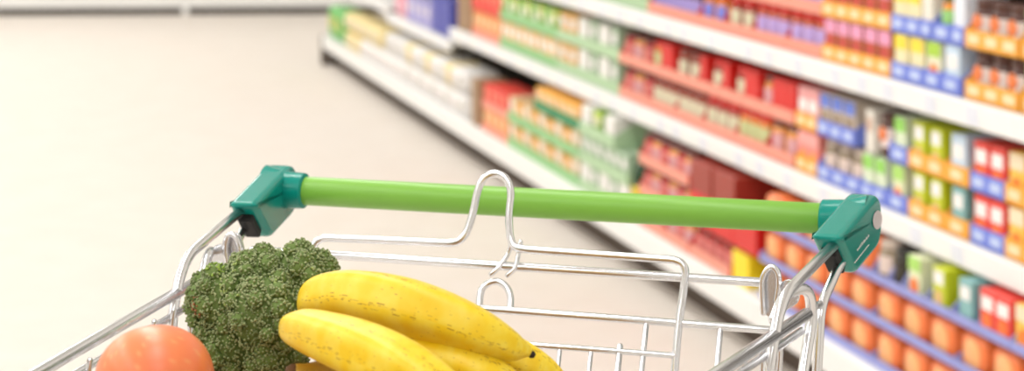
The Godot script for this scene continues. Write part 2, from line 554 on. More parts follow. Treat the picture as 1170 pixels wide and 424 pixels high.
func groceries() -> void:
	var red := Color(0.87, 0.1, 0.07)
	var pink := Color(0.95, 0.62, 0.54)
	var orange := Color(0.97, 0.68, 0.24)
	var blue := Color(0.45, 0.52, 0.88)
	var lav := Color(0.6, 0.62, 0.86)
	var green := Color(0.58, 0.78, 0.54)
	var sage := Color(0.7, 0.82, 0.66)
	var lime := Color(0.76, 0.85, 0.2)
	var cream := Color(0.92, 0.87, 0.74)
	var wht := Color(0.96, 0.95, 0.94)
	var S := {
		"sage": {"kind": "carton", "body": Color(0.68, 0.78, 0.66), "panel": wht},
		"plum_jar": {"kind": "jar", "body": Color(0.36, 0.16, 0.3), "lid": red, "label": Color(0.66, 0.6, 0.86)},
		"blue_jar": {"kind": "jar", "body": Color(0.9, 0.55, 0.2), "lid": red, "label": Color(0.52, 0.55, 0.9)},
		"green_cream_jar": {"kind": "jar", "body": Color(0.66, 0.2, 0.12), "lid": red, "label": Color(0.88, 0.86, 0.74)},
		"lavender_jar": {"kind": "jar", "body": Color(0.72, 0.34, 0.2), "lid": red, "label": Color(0.76, 0.66, 0.9)},
		"red_box": {"kind": "carton", "body": red, "w": 0.05, "d": 0.1},
		"magenta_carton": {"kind": "carton", "body": Color(0.72, 0.4, 0.25), "top": Color(0.93, 0.62, 0.76), "panel": Color(0.78, 0.25, 0.2), "panel_y": 0.32},
		"yellow_carton": {"kind": "carton", "body": Color(0.94, 0.9, 0.72), "top": Color(0.98, 0.88, 0.25)},
		"lime_disc": {"kind": "carton", "body": Color(0.93, 0.92, 0.8), "top": Color(0.68, 0.84, 0.25), "disc": Color(0.95, 0.52, 0.14)},
		"sky_carton": {"kind": "carton", "body": Color(0.8, 0.88, 0.95), "panel": wht},
		"cream_tall": {"kind": "carton", "body": Color(0.93, 0.91, 0.86), "w": 0.05, "h": 0.13, "d": 0.1},
		"dark_jar": {"kind": "jar", "body": Color(0.16, 0.13, 0.07), "lid": Color(0.1, 0.09, 0.08), "r": 0.03},
		"green_orange_jar": {"kind": "jar", "body": Color(0.9, 0.55, 0.15), "lid": Color(0.3, 0.35, 0.15), "label": Color(0.6, 0.82, 0.5)},
		"white_tall": {"kind": "carton", "body": Color(0.92, 0.94, 0.98), "w": 0.05, "h": 0.16, "d": 0.1},
		"brown_disc_jar": {"kind": "jar", "body": Color(0.3, 0.14, 0.1), "lid": Color(0.32, 0.17, 0.12), "label": Color(0.93, 0.86, 0.84), "disc": Color(0.93, 0.5, 0.26)},
		"pale_green": {"kind": "carton", "body": Color(0.8, 0.9, 0.62), "panel": wht},
		"brown_tall": {"kind": "carton", "body": Color(0.66, 0.53, 0.4), "w": 0.1, "h": 0.2},
		"orange_pack": {"kind": "carton", "body": Color(0.95, 0.6, 0.34), "w": 0.09, "panel": Color(0.97, 0.8, 0.6)},
		"red_pack": {"kind": "carton", "body": Color(0.92, 0.26, 0.2), "w": 0.09, "panel": Color(0.95, 0.5, 0.4)},
		"beige_carton": {"kind": "carton", "body": Color(0.9, 0.8, 0.64), "w": 0.08, "panel": Color(0.97, 0.93, 0.88)},
		"lime_pack": {"kind": "carton", "body": Color(0.5, 0.68, 0.16), "w": 0.08, "top": lime, "panel": Color(0.93, 0.92, 0.78)},
		"peach_carton": {"kind": "carton", "body": Color(0.95, 0.76, 0.48), "w": 0.08, "panel": wht},
		"white_carton": {"kind": "carton", "body": Color(0.93, 0.93, 0.9), "w": 0.1, "panel": wht},
		"red_jar": {"kind": "jar", "body": Color(0.72, 0.14, 0.1), "lid": Color(0.35, 0.1, 0.08), "label": Color(0.88, 0.5, 0.48)},
		"cream_jar": {"kind": "jar", "body": Color(0.6, 0.24, 0.12), "lid": Color(0.55, 0.2, 0.14), "label": Color(0.88, 0.85, 0.74)},
		"yellow_jar": {"kind": "jar", "body": Color(0.88, 0.5, 0.14), "lid": red, "label": Color(0.8, 0.82, 0.6)},
		"rose_jar": {"kind": "jar", "body": Color(0.93, 0.62, 0.3), "lid": Color(0.42, 0.2, 0.16), "label": Color(0.88, 0.66, 0.68)},
		"pink_white": {"kind": "carton", "body": Color(0.95, 0.66, 0.66), "panel": wht, "panel_y": 0.4, "w": 0.064},
		"pink_orange": {"kind": "carton", "body": Color(0.95, 0.55, 0.5), "top": Color(0.96, 0.66, 0.64), "disc": Color(0.96, 0.65, 0.25), "w": 0.064},
		"grey_jar": {"kind": "jar", "body": Color(0.55, 0.48, 0.38), "lid": Color(0.75, 0.68, 0.62), "label": Color(0.9, 0.82, 0.78)},
		"grey_blue": {"kind": "carton", "body": Color(0.8, 0.74, 0.68), "top": Color(0.4, 0.5, 0.85), "panel": Color(0.62, 0.54, 0.45), "panel_y": 0.3, "w": 0.062},
		"white_slim": {"kind": "carton", "body": Color(0.9, 0.88, 0.84), "w": 0.045, "d": 0.1, "panel": Color(0.82, 0.7, 0.62)},
		"leaf_disc": {"kind": "carton", "body": Color(0.9, 0.92, 0.76), "top": Color(0.68, 0.87, 0.42), "disc": Color(0.93, 0.46, 0.16), "w": 0.06},
		"green_white": {"kind": "carton", "body": Color(0.87, 0.92, 0.8), "top": Color(0.58, 0.84, 0.36), "w": 0.055},
		"lime_label": {"kind": "carton", "body": Color(0.8, 0.84, 0.12), "panel": wht, "panel_y": 0.62, "disc": Color(0.87, 0.72, 0.48), "disc_y": 0.3, "w": 0.058},
		"teal_white": {"kind": "carton", "body": Color(0.52, 0.72, 0.72), "panel": wht, "panel_y": 0.55, "w": 0.058},
		"tan_tin": {"kind": "jar", "body": Color(0.8, 0.62, 0.4), "lid": Color(0.72, 0.55, 0.36)},
		"red_white": {"kind": "carton", "body": Color(0.93, 0.28, 0.24), "panel": wht, "panel_y": 0.55, "disc": Color(0.95, 0.45, 0.16), "w": 0.064},
		"amber_carton": {"kind": "carton", "body": Color(0.97, 0.76, 0.3), "top": Color(0.96, 0.88, 0.75), "disc": Color(0.93, 0.5, 0.12), "w": 0.064},
		"orange_pouch": {"kind": "pouch", "body": Color(0.97, 0.5, 0.26), "disc": Color(0.97, 0.7, 0.46)},
		"big_red": {"kind": "carton", "body": Color(0.85, 0.09, 0.07), "w": 0.17, "h": 0.1, "d": 0.2},
		"dark_red": {"kind": "carton", "body": Color(0.62, 0.2, 0.14), "w": 0.17, "h": 0.09, "d": 0.2},
		"bright_yellow": {"kind": "carton", "body": Color(0.98, 0.87, 0.06), "w": 0.12, "h": 0.092},
		"green_bottle": {"kind": "bottle", "body": Color(0.07, 0.25, 0.1), "lid": Color(0.1, 0.3, 0.12), "label": Color(0.9, 0.8, 0.2)},
		"amber_pack": {"kind": "carton", "body": Color(0.95, 0.68, 0.25), "w": 0.09, "h": 0.085, "panel": Color(0.96, 0.85, 0.7)},
		"white_pack": {"kind": "pack", "body": Color(0.95, 0.94, 0.93), "panel": Color(0.92, 0.88, 0.87)},
		"grey_white_pack": {"kind": "pack", "body": Color(0.92, 0.91, 0.9), "panel": Color(0.85, 0.83, 0.8)},
		"cream_pack": {"kind": "pack", "body": Color(0.94, 0.86, 0.62), "panel": Color(0.95, 0.92, 0.85)},
		"green_pack": {"kind": "pack", "body": Color(0.45, 0.75, 0.42), "panel": Color(0.92, 0.85, 0.5), "h": 0.2},
		"pink_pack": {"kind": "pack", "body": Color(0.93, 0.62, 0.7), "panel": Color(0.97, 0.88, 0.9)},
		"lilac_carton": {"kind": "carton", "body": Color(0.7, 0.68, 0.88), "w": 0.12, "h": 0.11, "panel": Color(0.88, 0.85, 0.9)},
		"blue_carton": {"kind": "carton", "body": Color(0.3, 0.32, 0.68), "w": 0.12, "h": 0.16},
	}
	# shelf (u upper, m middle, b base), tier, far t, near t, style, tray, what it is
	var T := {"pink": [pink, 0, wht], "orange": [orange, 1, Color(0.97, 0.88, 0.7)], "blue": [blue, 1, Color(0.76, 0.82, 0.97)], "lav": [lav, 0, wht], "green": [green, 0, wht], "sage": [sage, 0, wht], "deep": [Color(0.22, 0.55, 0.36), 0, wht], "": null}
	var R := [
		["u", 0, 7.68, 6.11, "sage", "sage", "grey-green carton with white panel"],
		["u", 0, 6.11, 5.66, "plum_jar", "pink", "red-lidded plum-coloured jar"],
		["u", 0, 5.66, 5.44, "blue_jar", "pink", "red-lidded orange jar with blue label"],
		["u", 0, 5.44, 5.22, "green_cream_jar", "pink", "red-lidded jar with pale label"],
		["u", 0, 5.22, 4.73, "lavender_jar", "pink", "red-lidded jar with lavender label"],
		["u", 1, 5.9, 4.73, "lavender_jar", "pink", "red-lidded jar with lavender label"],
		["u", 0, 4.73, 4.33, "magenta_carton", "orange", "brown carton with pink top band"],
		["u", 1, 4.73, 4.33, "magenta_carton", "orange", "brown carton with pink top band"],
		["u", 0, 4.33, 4.16, "yellow_carton", "blue", "cream carton with yellow top band"],
		["u", 0, 4.16, 4.08, "lime_disc", "blue", "lime-topped carton with orange roundel"],
		["u", 0, 4.08, 3.98, "sky_carton", "blue", "pale blue carton"],
		["u", 1, 4.33, 4.18, "yellow_carton", "blue", "cream carton with yellow top band"],
		["u", 1, 4.18, 4.12, "cream_tall", "blue", "tall cream carton"],
		["u", 1, 4.118, 4.03, "green_orange_jar", "blue", "orange jar with green label"],
		["u", 1, 4.03, 3.968, "white_tall", "blue", "tall white carton"],
		["u", 0, 3.965, 3.73, "brown_disc_jar", "orange", "brown jar with white label and orange roundel"],
		["u", 1, 3.965, 3.73, "brown_disc_jar", "orange", "brown jar with white label and orange roundel"],
		["u", 0, 3.72, 3.4, "pale_green", "orange", "pale green carton at the right edge"],
		["u", 1, 3.72, 3.4, "pale_green", "orange", "pale green carton at the right edge"],
		["m", 0, 8.82, 8.54, "brown_tall", "", "tall brown carton"],
		["m", 0, 8.52, 8.03, "orange_pack", "pink", "orange packet with peach panel"],
		["m", 1, 8.52, 8.03, "red_pack", "", "red packet"],
		["m", 0, 8.03, 7.17, "beige_carton|peach_carton", "green", "beige carton with pale panel|peach carton with white panel"],
		["m", 1, 8.03, 7.17, "lime_pack|green_white", "green", "lime green packet with cream panel|pale packet with green top"],
		["m", 0, 7.17, 6.92, "peach_carton", "sage", "peach carton with white panel"],
		["m", 1, 7.17, 6.92, "peach_carton", "sage", "peach carton with white panel"],
		["m", 0, 6.92, 6.41, "white_carton|sage", "sage", "white carton|grey-green carton with white panel"],
		["m", 1, 6.92, 6.41, "white_carton|sage", "sage", "white carton|grey-green carton with white panel"],
		["m", 0, 6.41, 6.11, "red_jar|rose_jar", "pink", "dark-lidded red jar|rose-labelled jar"],
		["m", 1, 6.41, 6.11, "red_jar|rose_jar", "pink", "dark-lidded red jar|rose-labelled jar"],
		["m", 1, 6.11, 6.0, "yellow_jar", "pink", "amber jar with red lid"],
		["m", 1, 6.0, 5.88, "red_box", "pink", "narrow red carton left of cream-labelled jars"],
		["m", 1, 5.88, 5.66, "cream_jar", "pink", "red-brown jar with cream label"],
		["m", 1, 5.66, 5.56, "red_box", "pink", "narrow red carton between cream-labelled jars"],
		["m", 1, 5.56, 5.472, "green_cream_jar", "pink", "red-lidded jar with pale label"],
		["m", 1, 5.472, 5.372, "red_box", "pink", "narrow red carton beside pale jars"],
		["m", 1, 5.372, 5.284, "green_cream_jar", "pink", "red-lidded pale jar right of red cartons"],
		["m", 1, 5.284, 5.17, "red_box", "pink", "narrow red carton right of the pale jars"],
		["m", 1, 5.17, 5.08, "rose_jar", "pink", "rose-labelled jar"],
		["m", 1, 5.08, 4.91, "red_box", "pink", "narrow red carton left of pink cartons"],
		["m", 0, 6.11, 5.62, "cream_jar", "pink", "red-brown jar with cream label"],
		["m", 0, 5.62, 5.35, "green_cream_jar", "pink", "red-lidded jar with pale label"],
		["m", 0, 5.35, 5.12, "yellow_jar", "pink", "amber jar with red lid"],
		["m", 0, 5.12, 4.91, "rose_jar", "pink", "rose-labelled jar"],
		["m", 0, 4.90, 4.76, "pink_orange", "orange", "pink carton with orange roundel"],
		["m", 1, 4.90, 4.76, "pink_white", "orange", "pink carton with white panel"],
		["m", 0, 4.76, 4.5, "grey_jar", "blue", "greyish jar with pinkish label"],
		["m", 1, 4.76, 4.53, "grey_blue", "blue", "greyish carton with blue top band"],
		["m", 1, 4.47, 4.42, "white_slim", "", "slim off-white carton"],
		["m", 1, 4.42, 4.34, "brown_disc_jar", "", "lone brown jar with orange roundel"],
		["m", 0, 4.5, 4.36, "green_white", "blue", "pale carton with green top"],
		["m", 0, 4.36, 4.24, "leaf_disc", "blue", "green-topped carton with orange roundel"],
		["m", 1, 4.34, 4.24, "green_white", "blue", "pale carton with green top"],
		["m", 1, 4.24, 4.06, "lime_label", "orange", "lime carton with white label"],
		["m", 0, 4.24, 4.06, "lime_label", "orange", "lime carton with white label"],
		["m", 1, 4.06, 3.945, "sky_carton", "orange", "pale blue carton"],
		["m", 0, 4.06, 3.945, "teal_white", "orange", "teal and white carton"],
		["m", 1, 3.94, 3.79, "red_white", "blue", "red carton with white panel"],
		["m", 0, 3.94, 3.79, "red_white", "blue", "red carton with white panel"],
		["m", 1, 3.79, 3.4, "amber_carton", "orange", "amber carton with orange roundel"],
		["m", 0, 3.79, 3.4, "amber_carton", "orange", "amber carton with orange roundel"],
		["b", 0, 8.36, 8.16, "brown_tall", "", "tall brown carton"],
		["b", 0, 8.12, 7.7, "orange_pack", "pink", "orange packet with peach panel"],
		["b", 1, 8.12, 7.7, "red_pack", "pink", "red packet"],
		["b", 0, 7.7, 6.72, "beige_carton|amber_pack", "green", "beige carton with pale panel|amber packet"],
		["b", 1, 7.7, 6.72, "beige_carton|amber_pack", "green", "beige carton with pale panel|amber packet"],
		["b", 2, 7.3, 6.72, "amber_pack", "deep", "amber packet"],
		["b", 0, 6.71, 6.16, "white_carton|sage", "sage", "white carton|grey-green carton with white panel"],
		["b", 1, 6.71, 6.16, "sage", "sage", "grey-green carton with white panel"],
		["b", 2, 6.71, 6.3, "white_carton|lime_pack", "sage", "white carton|lime green packet with cream panel"],
		["b", 0, 6.15, 6.06, "green_bottle", "", "dark green bottle with yellow label"],
		["b", 0, 6.04, 5.58, "red_jar|rose_jar", "pink", "dark-lidded red jar|rose-labelled jar"],
		["b", 1, 6.04, 5.58, "red_jar|rose_jar", "pink", "dark-lidded red jar|rose-labelled jar"],
		["b", 2, 6.04, 5.58, "red_jar|rose_jar", "pink", "dark-lidded red jar|rose-labelled jar"],
		["b", 0, 5.57, 5.24, "red_jar", "pink", "red jar left of the yellow carton"],
		["b", 0, 5.23, 5.09, "bright_yellow", "", "bright yellow carton among red boxes"],
		["b", 1, 5.57, 5.04, "big_red", "", "large red carton"],
		["b", 2, 5.57, 5.2, "dark_red", "", "large dark red carton"],
		["b", 0, 5.02, 4.33, "orange_pouch", "lav", "orange pouch with peach roundel"],
		["b", 1, 5.02, 4.33, "orange_pouch", "lav", "orange pouch with peach roundel"],
		["b", 2, 5.02, 4.33, "orange_pouch", "lav", "orange pouch with peach roundel"],
		["b", 0, 4.33, 3.5, "orange_pouch", "lav", "orange pouch under the assorted cartons"],
		["b", 1, 4.33, 3.5, "orange_pouch", "lav", "orange pouch under the assorted cartons"],
		["b", 2, 4.33, 4.24, "grey_jar", "lav", "greyish jar with pinkish label"],
		["b", 2, 4.24, 4.17, "dark_jar", "lav", "black jar"],
		["b", 2, 4.17, 4.05, "leaf_disc", "lav", "green-topped carton with orange roundel"],
		["b", 2, 4.05, 3.93, "lime_label", "lav", "lime carton with white label"],
		["b", 2, 3.93, 3.81, "teal_white", "lav", "teal and white carton"],
		["b", 2, 3.81, 3.67, "red_white", "lav", "red carton with white panel"],
		["b", 2, 3.67, 3.5, "amber_carton", "lav", "amber carton with orange roundel"],
		# the bays of packs at the far end
		["b", 0, 9.9, 8.45, "white_pack|grey_white_pack", "", "soft white pack|soft greyish-white pack"],
		["b", 1, 9.9, 8.45, "grey_white_pack|cream_pack|white_pack", "", "soft greyish-white pack|soft cream-yellow pack|soft white pack"],
		["b", 0, 11.0, 9.9, "white_pack", "", "soft white pack far along the run"],
		["b", 1, 10.3, 9.9, "grey_white_pack", "", "soft greyish-white pack far along the run"],
		["b", 0, 11.5, 11.0, "cream_pack", "", "soft cream-yellow pack"],
		["b", 1, 11.5, 10.4, "cream_pack", "", "soft cream-yellow pack"],
		["b", 0, 12.08, 11.6, "green_pack", "", "tall green pack at the far end"],
		["f", 0, 10.3, 9.95, "pink_pack", "", "soft pink pack"],
		["f", 0, 9.95, 9.35, "lilac_carton", "", "lilac carton"],
		["f", 0, 9.35, 8.95, "blue_carton", "", "dark blue carton"],
	]
	var where := {"u": "upper shelf", "m": "middle shelf", "b": "lowest shelf", "f": "far middle shelf"}
	var level := {"u": SHELF_UP, "m": SHELF_MID, "b": SHELF_BASE, "f": 0.456}
	var goods_xf := func(t: float, y: float, d: float) -> Transform3D: return shelf_xf(t, y, d)
	var low_goods_xf := func(t: float, y: float, d: float) -> Transform3D:      # the lowest shelf holds slightly lower goods
		var x := shelf_xf(t, y, d)
		return Transform3D(x.basis * Basis.from_scale(Vector3(1, 0.915, 1)), x.origin)
	var tiers := ["bottom tier", "second tier", "third tier"]
	for row in R:
		var styles: PackedStringArray = row[4].split("|")
		var said: PackedStringArray = row[6].split("|")
		var s: Dictionary = S[styles[0]]
		var turn := 0
		var step: float = TIER
		if row[0] == "m": step = 0.108
		if row[0] == "b": step = 0.0935
		if s.kind == "pack": step = 0.1
		var y: float = level[row[0]] + row[1] * step
		var d0: float = 1.89 if row[0] == "b" else 1.94
		var w := 0.0
		for st in styles: w = maxf(w, S[st].get("w", {"jar": 2.0 * s.get("r", 0.036), "bottle": 0.072, "carton": 0.066, "pouch": 0.118, "pack": 0.13}[s.kind]))
		var span: float = row[2] - row[3]
		var place: String = where[row[0]] + ", " + tiers[row[1]]
		var tray = T[row[5]]
		var n := maxi(1, int(floor((span - 0.004) / (w + 0.003))))
		var trays := 1
		if tray != null:                                  # a whole number of goods in each tray
			trays = maxi(1, int(round(n / 4.0)))
			while trays * maxi(1, int(floor((span / trays - 0.01) / (w + 0.001)))) < n - 2 and trays > 1: trays -= 1
			n = maxi(1, int(floor((span / trays - 0.01) / (w + 0.001))))
		var tl := span / trays
		for q in trays:
			var tc: float = row[2] - (q + 0.5) * tl
			if tray != null:
				var dep: float = s.get("d", {"carton": 0.13, "pouch": 0.08}.get(s.kind, 0.078)) + 0.012
				put_tray(tl - 0.003, dep, {"lav": 0.02, "pink": 0.032}.get(row[5], 0.038), 0.04 if s.kind == "pouch" else 0.075, tray[0], n if tray[1] == 1 else 0, tray[2], Color(0.85, 0.13, 0.09) if row[5] == "pink" else tray[0], shelf_xf(tc, y + 0.0006, d0), "%s cardboard tray of %s%s, %s" % [{"pink": "pink", "orange": "orange", "blue": "blue", "lav": "lavender", "green": "green", "sage": "pale green", "deep": "dark green"}[row[5]], short(said[0]), "es" if s.kind == "pouch" else "s", place])
			var inner := tl - 0.009 if tray != null else tl
			for k in n:
				var tt: float = tc + inner / 2 - (k + 0.5) * inner / n
				var i := turn % styles.size()
				turn += 1
				put_product(styles[i], S[styles[i]], (goods_xf if row[0] != "b" else low_goods_xf).call(tt, y + (0.0036 if tray != null else 0.0006), d0 + (0.0045 if tray != null else 0.0) + rng.randf_range(0.0, 0.0015)), "%s, %s" % [said[i], place])

	tell_apart()

# goods that look alike are told apart by their place in the row, counted from its left end
func tell_apart() -> void:
	var words := ["leftmost", "second", "third", "fourth", "fifth", "sixth", "seventh", "eighth", "ninth", "tenth", "eleventh", "twelfth", "thirteenth", "fourteenth", "fifteenth", "sixteenth", "seventeenth", "eighteenth", "nineteenth", "twentieth"]
	var rows := {}
	for o in placed:
		var l: String = o.get_meta("label")
		if not rows.has(l): rows[l] = []
		rows[l].append(o)
	for l in rows:
		var row: Array = rows[l]
		if row.size() < 2: continue
		row.sort_custom(func(a, b): return (aisle.inverse() * a.position).x < (aisle.inverse() * b.position).x)
		for i in mini(row.size(), words.size()):
			row[i].set_meta("label", l + (", leftmost of its kind" if i == 0 else ", %s from the left" % words[i]))

func short(what: String) -> String:
	for w in [" with ", " left of ", " right of ", " between ", " beside ", " under ", " at the "]:
		if what.contains(w) and what.split(w)[0].split(" ").size() > 1: what = what.split(w)[0]
	return what

# ---------------------------------------------------------------- shopping cart
const HY := 1.035                  # height of the handle; cart axes: x across, z from the handle towards the basket's front
func side_x(s: float) -> float: return 0.262 - 0.122 * s

func cart_xf() -> Transform3D:
	return Transform3D(Basis(Vector3.UP, deg_to_rad(-16.96)), Vector3(0.0354, 0, -1.7858))

func shopping_cart() -> void:
	var cart := thing("shopping_cart", "chrome wire shopping cart with green handle and teal handle ends", "shopping cart", cart_xf())
	var chrome := mat(Color(0.92, 0.925, 0.94), 0.22, 1.0)
	var bright := mat(Color(0.88, 0.885, 0.9), 0.25, 1.0)
	# handle
	part("handle_bar", wire([Vector3(-0.238, HY, 0), Vector3(-0.08, HY, 0), Vector3(0.08, HY, 0), Vector3(0.238, HY, 0)], 0.0125, 32), mat(Color(0.5, 0.73, 0.27), 0.38), cart)
	var teal := mat(Color(0.04, 0.56, 0.51), 0.22)
	teal.metallic_specular = 0.4
	var outline := round_outline([Vector2(-0.032, 0.022), Vector2(0.099, 0.004), Vector2(0.05, -0.034), Vector2(-0.036, -0.024)], [0.026, 0.009, 0.009, 0.024], 8)
	for sd in [-1, 1]:
		var turn := Basis(Vector3.UP, -float(sd) * atan(0.122))
		var e := part("handle_end", plate(outline, -0.0125, 0.0125, 0.0055), teal, cart, Transform3D(turn, Vector3(sd * 0.257, HY, 0)))
		part("collar", lathe([Vector2(0, -0.03), Vector2(0.0135, -0.03), Vector2(0.0155, -0.0285), Vector2(0.0165, -0.01), Vector2(0.021, 0.008), Vector2(0.0, 0.008)], 28), teal, e, Transform3D(turn.inverse() * Basis(Vector3.FORWARD, sd * PI / 2), Vector3(0, 0, 0)))
		var face: float = sd * 0.0127
		var inset := part("oval_inset", lathe([Vector2(0, 0), Vector2(0.007, 0), Vector2(0.0076, 0.0007), Vector2(0.0065, 0.001), Vector2(0.0055, 0.0002), Vector2(0, 0.0002)], 24), mat(Color(0.86, 0.82, 0.83), 0.4), e, Transform3D(Basis(Vector3.RIGHT, -0.15) * Basis.from_scale(Vector3(1, 1, 2.0)) * Basis(Vector3.FORWARD, sd * PI / 2), Vector3(face, -0.001, -0.014)))
		inset.set_meta("label", "pale oval inset")
		part("socket", box(0.013, 0.03, 0.008, 0.001), mat(Color(0.03, 0.04, 0.04), 0.7), e, Transform3D(Basis(Vector3.RIGHT, 0.91), Vector3(0, -0.0275, 0.0625)))
		# two faint lines of white print, too small to read
		var st := SurfaceTool.new()
		st.begin(Mesh.PRIMITIVE_TRIANGLES)
		var r2 := RandomNumberGenerator.new()
		r2.seed = 11
		for line in 2:
			var z := 0.012
			while z < (0.05 if line == 0 else 0.058):
				var w := r2.randf_range(0.0014, 0.0034) if line == 0 else 0.0042
				var hh := r2.randf_range(0.0014, 0.0026) if line == 0 else 0.0009
				var y := -0.0085 - z * 0.14 - line * 0.007
				var fx: float = sd * 0.01282
				quad(st, Vector3(fx, y, z), Vector3(fx, y, z + w), Vector3(fx, y + hh, z + w), Vector3(fx, y + hh, z), Vector3(sd, 0, 0))
				z += w + (r2.randf_range(0.0008, 0.0016) if line == 0 else 0.0)
		part("printed_lettering", st.commit(), mat(Color(0.95, 0.97, 0.96), 0.5), e)
	# tubes of the sides
	for sd in [-1, 1]:
		var p := func(s: float, h: float, off := 0.0) -> Vector3: return Vector3(sd * (side_x(s) + off), HY + h, s)
		part("front_tube", wire(fillet([p.call(0.06, -0.002, -0.001), p.call(0.232, -0.016), p.call(0.262, -0.061), p.call(0.285, -0.4, -0.03)], 0.03), 0.0042, 14), chrome, cart)
		part("rear_tube", wire(fillet([p.call(0.045, -0.018), p.call(0.075, -0.022), p.call(0.127, -0.043), p.call(0.137, -0.09), p.call(0.16, -0.4, -0.03)], 0.014), 0.0038, 14), chrome, cart)
		part("hinge_tube", wire(fillet([p.call(0.215, -0.036, -0.01), p.call(0.195, -0.02, -0.008), p.call(0.16, -0.022), p.call(0.15, -0.045), p.call(0.18, -0.09), p.call(0.2, -0.4, -0.03)], 0.016), 0.0042, 14), chrome, cart)
		part("link", wire([p.call(0.13, -0.041), p.call(0.155, -0.04)], 0.003), chrome, cart)
		# rim of the basket: a thick rod and a thinner one under it
		part("top_rail", wire([p.call(0.165, -0.041), p.call(0.4, -0.035), p.call(0.8, -0.025)], 0.0046, 14), chrome, cart)
		part("lower_rail", wire([p.call(0.165, -0.054, -0.004), p.call(0.4, -0.048, -0.004), p.call(0.8, -0.038, -0.004)], 0.003), chrome, cart)
		for row in 5:
			var h := -0.11 - row * 0.06
			part("side_rod", wire([p.call(0.2 + row * 0.004, h, -0.006 - row * 0.006), p.call(0.8, h + 0.02, -0.006 - row * 0.006)], 0.0022, 8), bright, cart)
		for k in 15:
			var s := 0.2 + k * 0.042
			var hr := -0.041 + 0.025 * (s - 0.165)
			part("side_wire", wire(fillet([p.call(s, hr - 0.0045, -0.0115), p.call(s, hr - 0.02, -0.009), p.call(s, -0.385 + 0.02, -0.037)], 0.008, 3), 0.0022, 8), bright, cart)
		# bracket that carries the hinged rear gate
		var bo := round_outline([Vector2(0.212, -0.043), Vector2(0.208, -0.022), Vector2(0.212, -0.007), Vector2(0.218, -0.004), Vector2(0.224, -0.009), Vector2(0.223, -0.018), Vector2(0.23, -0.014), Vector2(0.237, -0.018), Vector2(0.238, -0.031), Vector2(0.229, -0.037), Vector2(0.219, -0.045)], [0.004, 0.006, 0.004, 0.004, 0.004, 0.002, 0.004, 0.004, 0.005, 0.005, 0.004], 4)
		if sd < 0:
			for k in bo.size(): bo[k].x = -bo[k].x
		part("hinge_plate", plate(bo, -0.0013, 0.0013, 0.0006), bright, cart, Transform3D(Basis(Vector3.UP, PI / 2), Vector3(0, HY, 0.171)))
		part("hinge_loop", wire(spline([Vector3(sd * 0.2115, HY - 0.04, 0.177), Vector3(sd * 0.2105, HY - 0.018, 0.177), Vector3(sd * 0.2135, HY - 0.009, 0.177), Vector3(sd * 0.218, HY - 0.0055, 0.177), Vector3(sd * 0.222, HY - 0.0095, 0.177), Vector3(sd * 0.223, HY - 0.018, 0.177), Vector3(sd * 0.221, HY - 0.031, 0.177)]), 0.0024, 10), chrome, cart)
	# rear gate under the handle
	var gate := part("rear_gate", wire([Vector3(-0.212, HY - 0.023, 0.15), Vector3(0.212, HY - 0.023, 0.15)], 0.0035, 14), chrome, cart)
	gate.set_meta("label", "hinged wire gate below the handle")
	var v := func(x: float, h: float, s: float) -> Vector3: return Vector3(x, HY + h, s)
	var seat := [v.call(-0.157, -0.26, 0.24), v.call(-0.157, -0.06, 0.168), v.call(-0.157, -0.009, 0.153), v.call(-0.096, -0.008, 0.152), v.call(-0.031, -0.007, 0.152), v.call(-0.025, 0.015, 0.145), v.call(-0.0225, 0.036, 0.139), v.call(-0.017, 0.0445, 0.137), v.call(-0.009, 0.0475, 0.136), v.call(0.0005, 0.044, 0.137), v.call(0.0055, 0.033, 0.14), v.call(0.0045, 0.014, 0.146), v.call(0.0085, -0.007, 0.152), v.call(0.02, -0.0085, 0.153), v.call(0.09, -0.009, 0.153), v.call(0.148, -0.0095, 0.153), v.call(0.1475, -0.03, 0.158), v.call(0.145, -0.056, 0.167), v.call(0.142, -0.26, 0.24)]
	part("seat_frame", wire(fillet(seat, 0.0125, 6), 0.0031, 12), chrome, gate)
	part("gate_rod", wire([v.call(-0.213, -0.053, 0.165), v.call(0.217, -0.055, 0.165)], 0.0031), chrome, gate)
	for k in 7:
		var h := -0.0765 - k * 0.04
		var s := 0.176 - (h + 0.0765) * 0.45
		part("gate_rod", wire([v.call(-0.153, h, s), v.call(0.144, h, s)], 0.0024 if k == 0 else 0.0022), chrome, gate)
	part("gate_hook", wire(spline([v.call(-0.0135, -0.053, 0.165), v.call(-0.0135, -0.042, 0.16), v.call(-0.0095, -0.0365, 0.157), v.call(-0.002, -0.034, 0.156), v.call(0.006, -0.0375, 0.157), v.call(0.0105, -0.045, 0.16), v.call(0.0115, -0.055, 0.165)]), 0.0028), chrome, gate)
	for x in [[0.006, -0.001], [0.0135, 0.0125]]:
		part("clip", wire(fillet([v.call(x[0] + 0.002, -0.003, 0.149), v.call(x[0], -0.012, 0.148), v.call(x[1], -0.024, 0.154), v.call(x[1] - 0.006, -0.029, 0.156)], 0.004), 0.0019, 8), chrome, gate)
	for x in [0.055, 0.0795, 0.03, 0.005, -0.02, -0.045, -0.07, -0.095]:
		part("gate_wire", wire([v.call(x, -0.0765, 0.176), v.call(x, -0.31, 0.281)], 0.0018, 8), bright, gate)
	for x in [0.12, 0.177, -0.12, -0.177]:
		part("gate_wire", wire([v.call(x, -0.055, 0.1655), v.call(x - 0.002, -0.31, 0.281)], 0.0022, 8), bright, gate)
	for x in [0.1015, -0.1015]:
		part("gate_wire", wire([v.call(x, -0.0725, 0.174), v.call(x, -0.31, 0.281)], 0.0024, 8), bright, gate)
	# front, floor of the basket
	var hw := side_x(0.8)
	part("front_rail", wire([Vector3(-hw, HY - 0.025, 0.8), Vector3(hw, HY - 0.025, 0.8)], 0.0046), chrome, cart)
